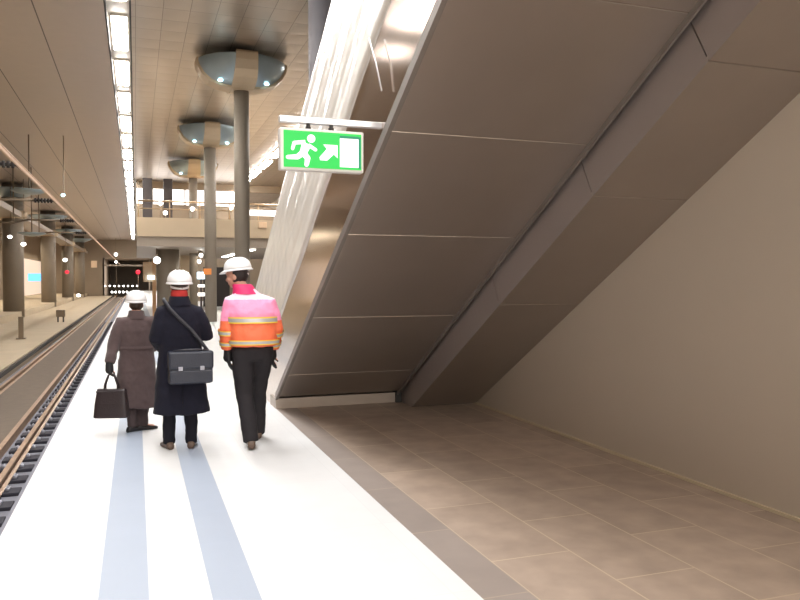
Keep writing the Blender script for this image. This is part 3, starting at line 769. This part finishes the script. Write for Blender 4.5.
mb.loft([(.305,0,0,.262,.165),(.5,0,0,.252,.155),(.80,0,0,.235,.145),(.98,0,0,.215,.135),(1.15,0,0,.21,.132),(1.30,0,0,.215,.13),(1.40,0,.0,.195,.112),(1.46,0,.005,.13,.09),(1.50,0,.01,.09,.085)],32,e=2.3)
for k in 'lr':
    A,B_,C_ = J['sh'+k]/s,J['el'+k]/s,J['wr'+k]/s
    mb.tube([V(0,0,1.41),A+V(0,0,-.012),(A+B_)/2+V(0,-.01,0),B_,(B_+C_)/2,C_],[.08,.088,.082,.076,.068,.064],16,round_ends=False)
mb.xform(Matrix.Scale(s,4)); ct = fused(mb,'coat','coat_brown',pl,.011,5,fold=.022)
mb = MB(); mb.loft([(1.455,0,.0,.125,.105),(1.50,0,.005,.105,.098),(1.555,0,.012,.094,.094),(1.56,0,.012,.080,.080),(1.47,0,.0,.085,.075)],28,cap=False); mb.xform(Matrix.Scale(s,4)); mb.build('collar','coat_brown',ct,True,off=False)
mb = MB(); mb.loft([(1.06,0,0,.219,.140),(1.065,0,0,.222,.143),(1.10,0,0,.222,.143),(1.105,0,0,.218,.139)],32,e=2.3,cap=False); bmesh.ops.delete(mb.bm,geom=[v for v in mb.bm.verts if v.co.y > -.05],context='VERTS'); mb.xform(Matrix.Scale(s,4)); o = mb.build('half_belt','coat_brown',ct,True,off=False)
trousers(pl,J,s,'trouser_b',.05,1.0); shoes(pl,J,s,'shoe')
hair(pl,hc,0,s,'hair_b'); eyes(pl,hc,0,s); hard_hat(pl,hc+V(0,-.005,.048)*s,0,s*1.08,.06,strap=False)
mb = MB(); hand(mb,J['wrl'],(-.02,.02,-1),(0,1,.0),s*1.1,r0=.015,curl=.9); mb.tube([J['wrl']+V(0,0,.03),J['wrl'],J['wrl']+V(0,0,-.07)],[.038,.040,.044],12,flat=.85,round_ends=True); fused(mb,'glove','glove',pl,.007,2)
PLX = (.0,8.66,0); pl.location = PLX; pl.rotation_euler = (0,0,0)

# handbag held at the left hand
hx = J['wrl']+V(0,0,-.115)
HB = Vector(PLX)+V(hx.x+.02,hx.y-.02,0)
top, bot = hx.z-.15, hx.z-.455
bag = empty('handbag',(HB.x,HB.y,bot),'dark brown leather handbag hanging from the gloved hand of the short person','handbag')
mb = MB(); T = Matrix.Translation(HB) @ rotz(math.radians(-14))
secs = [(bot,0,0,.168,.072),(bot+.01,0,0,.178,.078),((top+bot)/2,0,0,.165,.068),(top-.02,0,0,.146,.045),(top,0,0,.143,.03)]
mb.loft(secs,32,e=7.); mb.xform(T); mb.build('bag_body','bag_l',bag,False)
for dy in (-.028,.028):
    mb = MB(); mb.tube([(-.07,dy,top-.05),(-.066,dy,top+.04),(-.03,dy*.5,top+.145),(0,dy*.3,top+.165),(.03,dy*.5,top+.145),(.066,dy,top+.04),(.07,dy,top-.05)],.008,8); mb.xform(T); mb.build('handle','bag_l',bag)
mb = MB(); mb.box((-.15,-.05,top-.035),(.15,.05,top-.02),bev=.004); mb.xform(T); mb.build('flap','bag_l',bag)
for o in bag.children: o.rotation_euler = (0,0,0)

# --- walker in the navy coat (middle)
s = .97
J = scaled(dict(pel=V(.01,0,.93),chest=V(.0,.0,1.27),neck=V(.0,.02,1.46),head=V(.005,.045,1.59),
    shl=V(-.17,0,1.375),ell=V(-.225,-.02,1.11),wrl=V(-.17,.19,1.0),shr=V(.175,0,1.37),elr=V(.265,.02,1.13),wrr=V(.20,.24,1.13),
    hipl=V(-.09,0,.90),knl=V(-.10,.0,.48),anl=V(-.115,-.01,.085),hipr=V(.10,0,.90),knr=V(.095,-.02,.48),anr=V(.105,-.03,.085),
    footl=V(-.25,.97,0),footr=V(.15,.99,0)),s)
hc = J['head']+V(0,.01,.035)*s
mb = person('',0,0,J,s,hc,.05)
hand(mb,J['wrl'],(.5,.85,0),(0,0,1),s); hand(mb,J['wrr'],(-.4,.9,0),(0,0,1),s)
pm = fused(mb,'person','skin',None,.0075,2)
tag(pm,'middle person in long navy coat and white hard hat with bag across the back','person','walkers in white hard hats seen from behind')
mb = MB()
mb.loft([(.355,.015,0,.278,.19),(.50,.015,0,.262,.175),(.75,.01,0,.240,.155),(.98,.005,0,.215,.138),(1.12,0,0,.208,.132),(1.26,0,0,.222,.134),(1.37,0,0,.19,.118),(1.44,0,.005,.13,.095),(1.49,0,.01,.09,.085)],32,e=2.3)
for k in 'lr':
    A,B_,C_ = J['sh'+k]/s,J['el'+k]/s,J['wr'+k]/s
    mb.tube([V(0,0,1.40),A+V(0,0,-.012),(A+B_)/2+V(0,-.01,0),B_,(B_+C_)/2,C_],[.08,.086,.079,.074,.064,.06],16)
mb.xform(Matrix.Scale(s,4)); ct = fused(mb,'coat','coat_navy',pm,.011,5,fold=.02)
mb = MB(); mb.loft([(1.445,0,.0,.125,.105),(1.49,0,.005,.105,.098),(1.535,0,.012,.094,.094),(1.54,0,.012,.080,.080),(1.46,0,.0,.085,.075)],28,cap=False); mb.xform(Matrix.Scale(s,4)); mb.build('collar','coat_navy',ct,True,off=False)
mb = MB(); mb.box((.012,-.192,.36),(.018,-.13,.72)); mb.xform(Matrix.Scale(s,4)); mb.build('vent_seam','trouser_n',ct,off=False)
mb = MB(); mb.loft([(1.525,0,.01,.080,.080),(1.54,0,.01,.086,.090),(1.575,0,.015,.082,.088),(1.60,0,.018,.072,.08)],28); mb.xform(Matrix.Scale(s,4)); mb.build('scarf','scarf',pm,True,off=False)
trousers(pm,J,s,'trouser_n',.045,.95); shoes(pm,J,s,'shoe_br')
hair(pm,hc,.05,s,'hair_b'); eyes(pm,hc,.05,s); hard_hat(pm,hc+V(0,-.005,.05)*s,.05,s*1.02,.05)
PMX = (.40,7.66,0); pm.location = PMX
# shoulder bag on the back
sb = empty('shoulder_bag',(PMX[0]+.10,PMX[1]-.26,.70),'dark blue shoulder bag slung on the back of the navy coat','shoulder bag')
T = Matrix.Translation((PMX[0]+.085,PMX[1]-.225,0)) @ rotz(math.radians(4))
mb = MB(); mb.box((-.205,-.06,.655),(.205,.06,.965),bev=.03); mb.xform(T); mb.build('bag_body','bag_m',sb)
mb = MB(); mb.box((-.21,-.075,.80),(.21,.062,.972),bev=.02); mb.xform(T); fl = mb.build('flap','bag_m',sb)
mb = MB(); mb.box((-.20,-.072,.668),(.20,-.05,.79),bev=.01); mb.xform(T); mb.build('front_pocket','bag_m',sb)
for x in (-.10,.10):
    mb = MB(); mb.box((x-.02,-.084,.79),(x+.02,-.07,.83),bev=.004); mb.xform(T); mb.build('buckle','clip',sb)
mb = MB(); mb.tube([(-.16,-.02,.97),(-.05,-.05,.985),(.06,-.05,.985),(.17,-.02,.97)],.012,8); mb.xform(T); mb.build('carry_handle','strapm',sb)
mb = MB()
o3 = Vector(PMX)
mb.tube([o3+V(.26,-.205,.95),o3+V(.19,-.165,1.05),o3+V(.10,-.162,1.17),o3+V(-.02,-.160,1.29),o3+V(-.10,-.145,1.38),o3+V(-.145,-.085,1.455),o3+V(-.15,0,1.47),o3+V(-.13,.10,1.42),o3+V(.0,.165,1.25)],.017,8,flat=.3,ref=(.7,0,.7)); mb.build('strap','strapm',sb)

# --- walker in the high visibility jacket (right), head turned left, in mid-stride
s = 1.052
J = scaled(dict(pel=V(.015,0,.93),chest=V(.01,.03,1.27),neck=V(-.055,.07,1.46),head=V(-.105,.105,1.575),
    shl=V(-.165,.05,1.355),ell=V(-.21,.03,1.11),wrl=V(-.205,.06,.90),shr=V(.175,.02,1.335),elr=V(.225,.0,1.10),wrr=V(.215,.08,.90),
    hipl=V(-.075,0,.90),knl=V(-.06,.02,.49),anl=V(-.02,-.13,.10),hipr=V(.105,0,.90),knr=V(.095,.20,.50),anr=V(.115,.36,.085),
    footl=V(.10,.99,0),footr=V(.1,.99,0)),s)
hy = math.radians(62)
hc = J['head']+V(-.01,.01,.035)*s
mb = person('',0,0,J,s,hc,hy,-.22)
hand(mb,J['wrl'],(.05,.08,-1),(0,1,0),s,curl=.6); hand(mb,J['wrr'],(0,.15,-1),(0,1,0),s,curl=.6)
pr = fused(mb,'person','skin',None,.0075,2)
tag(pr,'tall person in orange reflective jacket, painted pink where overexposed, and white hard hat, looking left','person','walkers in white hard hats seen from behind')
def jsec(z):
    tb = [(.945,.03,.0,.222,.155),(1.0,.03,.0,.226,.158),(1.12,.025,.01,.228,.16),(1.26,.015,.02,.232,.155),(1.35,.005,.035,.205,.135),(1.42,-.025,.055,.145,.11),(1.49,-.05,.065,.095,.09)]
    for a, b in zip(tb,tb[1:]):
        if a[0] <= z <= b[0]:
            t = (z-a[0])/(b[0]-a[0]); return tuple(a[i]+(b[i]-a[i])*t for i in range(5))
    return tb[0] if z < tb[0][0] else tb[-1]
mb = MB(); mb.loft([jsec(z) for z in (.945,1.0,1.12,1.26,1.35,1.42,1.49)],32,e=2.3)
SL = {}
for k in 'lr':
    A,B_,C_ = J['sh'+k]/s,J['el'+k]/s,J['wr'+k]/s
    SL[k] = ([V(-.03,.05,1.385),A+V(0,0,-.015),(A+B_)/2,B_,(B_+C_)/2,C_+V(0,0,.02)],[.09,.094,.088,.080,.072,.066])
    mb.tube(*SL[k],18)
mb.xform(Matrix.Scale(s,4)); jk = fused(mb,'jacket',['hiorange','pink','lit_shoulder'],pr,.011,5,fold=.018)
for p in jk.data.polygons:
    z = p.center.z/s
    p.material_index = 0 if z < 1.19 else (1 if z < 1.385 else 2)  # upper zones paint overexposure and top light onto one orange fabric
def band(z0, z1, g, nm='reflective_stripe'):
    mb = MB(); h = (z1-z0)
    def r(z, e=0): q = jsec(z); return (z,q[1],q[2],q[3]+e+.004,q[4]+e+.004)
    zs = [z0,z0+h*.22,z0+h*.78,z1]
    rings = [mb.ring((q[1],q[2],q[0]),(1,0,0),(0,1,0),q[3],q[4],40,2.3) for q in [r(z,g) for z in zs]]
    for i, m in enumerate(('yellow','silver','yellow')): mb.bridge(rings[i:i+2],m,cap=False)
    mb.xform(Matrix.Scale(s,4)); mb.build(nm,None,jk,True,off=False)
band(1.165,1.225,.009); band(.965,1.01,.009)
def sleeve_band(k, t0, t1):
    P_, R_ = SL[k]
    def at(t):
        i = min(int(t),len(P_)-2); u = t-i; return P_[i]*(1-u)+P_[i+1]*u, R_[i]*(1-u)+R_[i+1]*u
    mb = MB(); ts = [t0+(t1-t0)*q for q in (0,.22,.78,1)]
    prev = None; rings = []
    for t in ts:
        p, r = at(t); d = (at(t+.05)[0]-at(t-.05)[0]).normalized(); u = V(1,0,0); u = (u-d*u.dot(d)).normalized(); rings.append(mb.ring(p,u,d.cross(u),r+.011,r+.011,24))
    for i, m in enumerate(('yellow','silver','yellow')): mb.bridge(rings[i:i+2],m,cap=False)
    mb.xform(Matrix.Scale(s,4)); mb.build('sleeve_stripe',None,jk,True,off=False)
for k in 'lr': sleeve_band(k,3.05,3.5); sleeve_band(k,4.1,4.55)
mb = MB(); mb.loft([(1.435,-.035,.05,.128,.11),(1.48,-.052,.062,.106,.10),(1.525,-.068,.075,.092,.092),(1.53,-.068,.075,.078,.078),(1.45,-.05,.06,.085,.075)],28,cap=False); mb.xform(Matrix.Scale(s,4)); mb.build('collar','magenta',jk,True,off=False)
trousers(pr,J,s,'trouser_g',.05,1.12,.02); shoes(pr,J,s,'shoe_br')
hair(pr,hc,hy,s,'hair_d'); eyes(pr,hc,hy,s); hard_hat(pr,hc+V(.012,-.0,.055)*s,hy,s*.92,-.12)
for k in 'lr':
    mb = MB(); d = V(.05,.08,-1) if k == 'l' else V(0,.15,-1)
    hand(mb,J['wr'+k],d,(0,1,0),s*1.12,r0=.0145,curl=.5); mb.tube([J['wr'+k]+V(0,0,.05),J['wr'+k],J['wr'+k]+V(0,.005,-.07)],[.044,.042,.048],12,flat=.85,round_ends=True); fused(mb,'glove','glove',pr,.0075,2)
pr.location = (1.07,7.5,0)

# ------------------------------------------------------------------ world, camera
w = bpy.data.worlds.new('World'); scene.world = w; w.use_nodes = True
bg = w.node_tree.nodes['Background']; bg.inputs[0].default_value = (1,.93,.86,1); bg.inputs[1].default_value = 1.05
cam = bpy.data.cameras.new('Camera'); co = bpy.data.objects.new('Camera',cam); COL.objects.link(co)
cam.sensor_width = 36; cam.lens = 36*750/800; cam.clip_end = 400; cam.clip_start = .05
co.location = (0,0,1.65); co.rotation_euler = (math.radians(90-1.5275),0,-math.radians(19.3857))
scene.camera = co
scene.view_settings.view_transform = 'Standard'; scene.view_settings.look = 'None'
scene.view_settings.exposure = 0; scene.view_settings.gamma = 1; scene.view_settings.use_curve_mapping = False
scene.cycles.use_denoising = True
scene.cycles.max_bounces = 8; scene.cycles.sample_clamp_indirect = 6
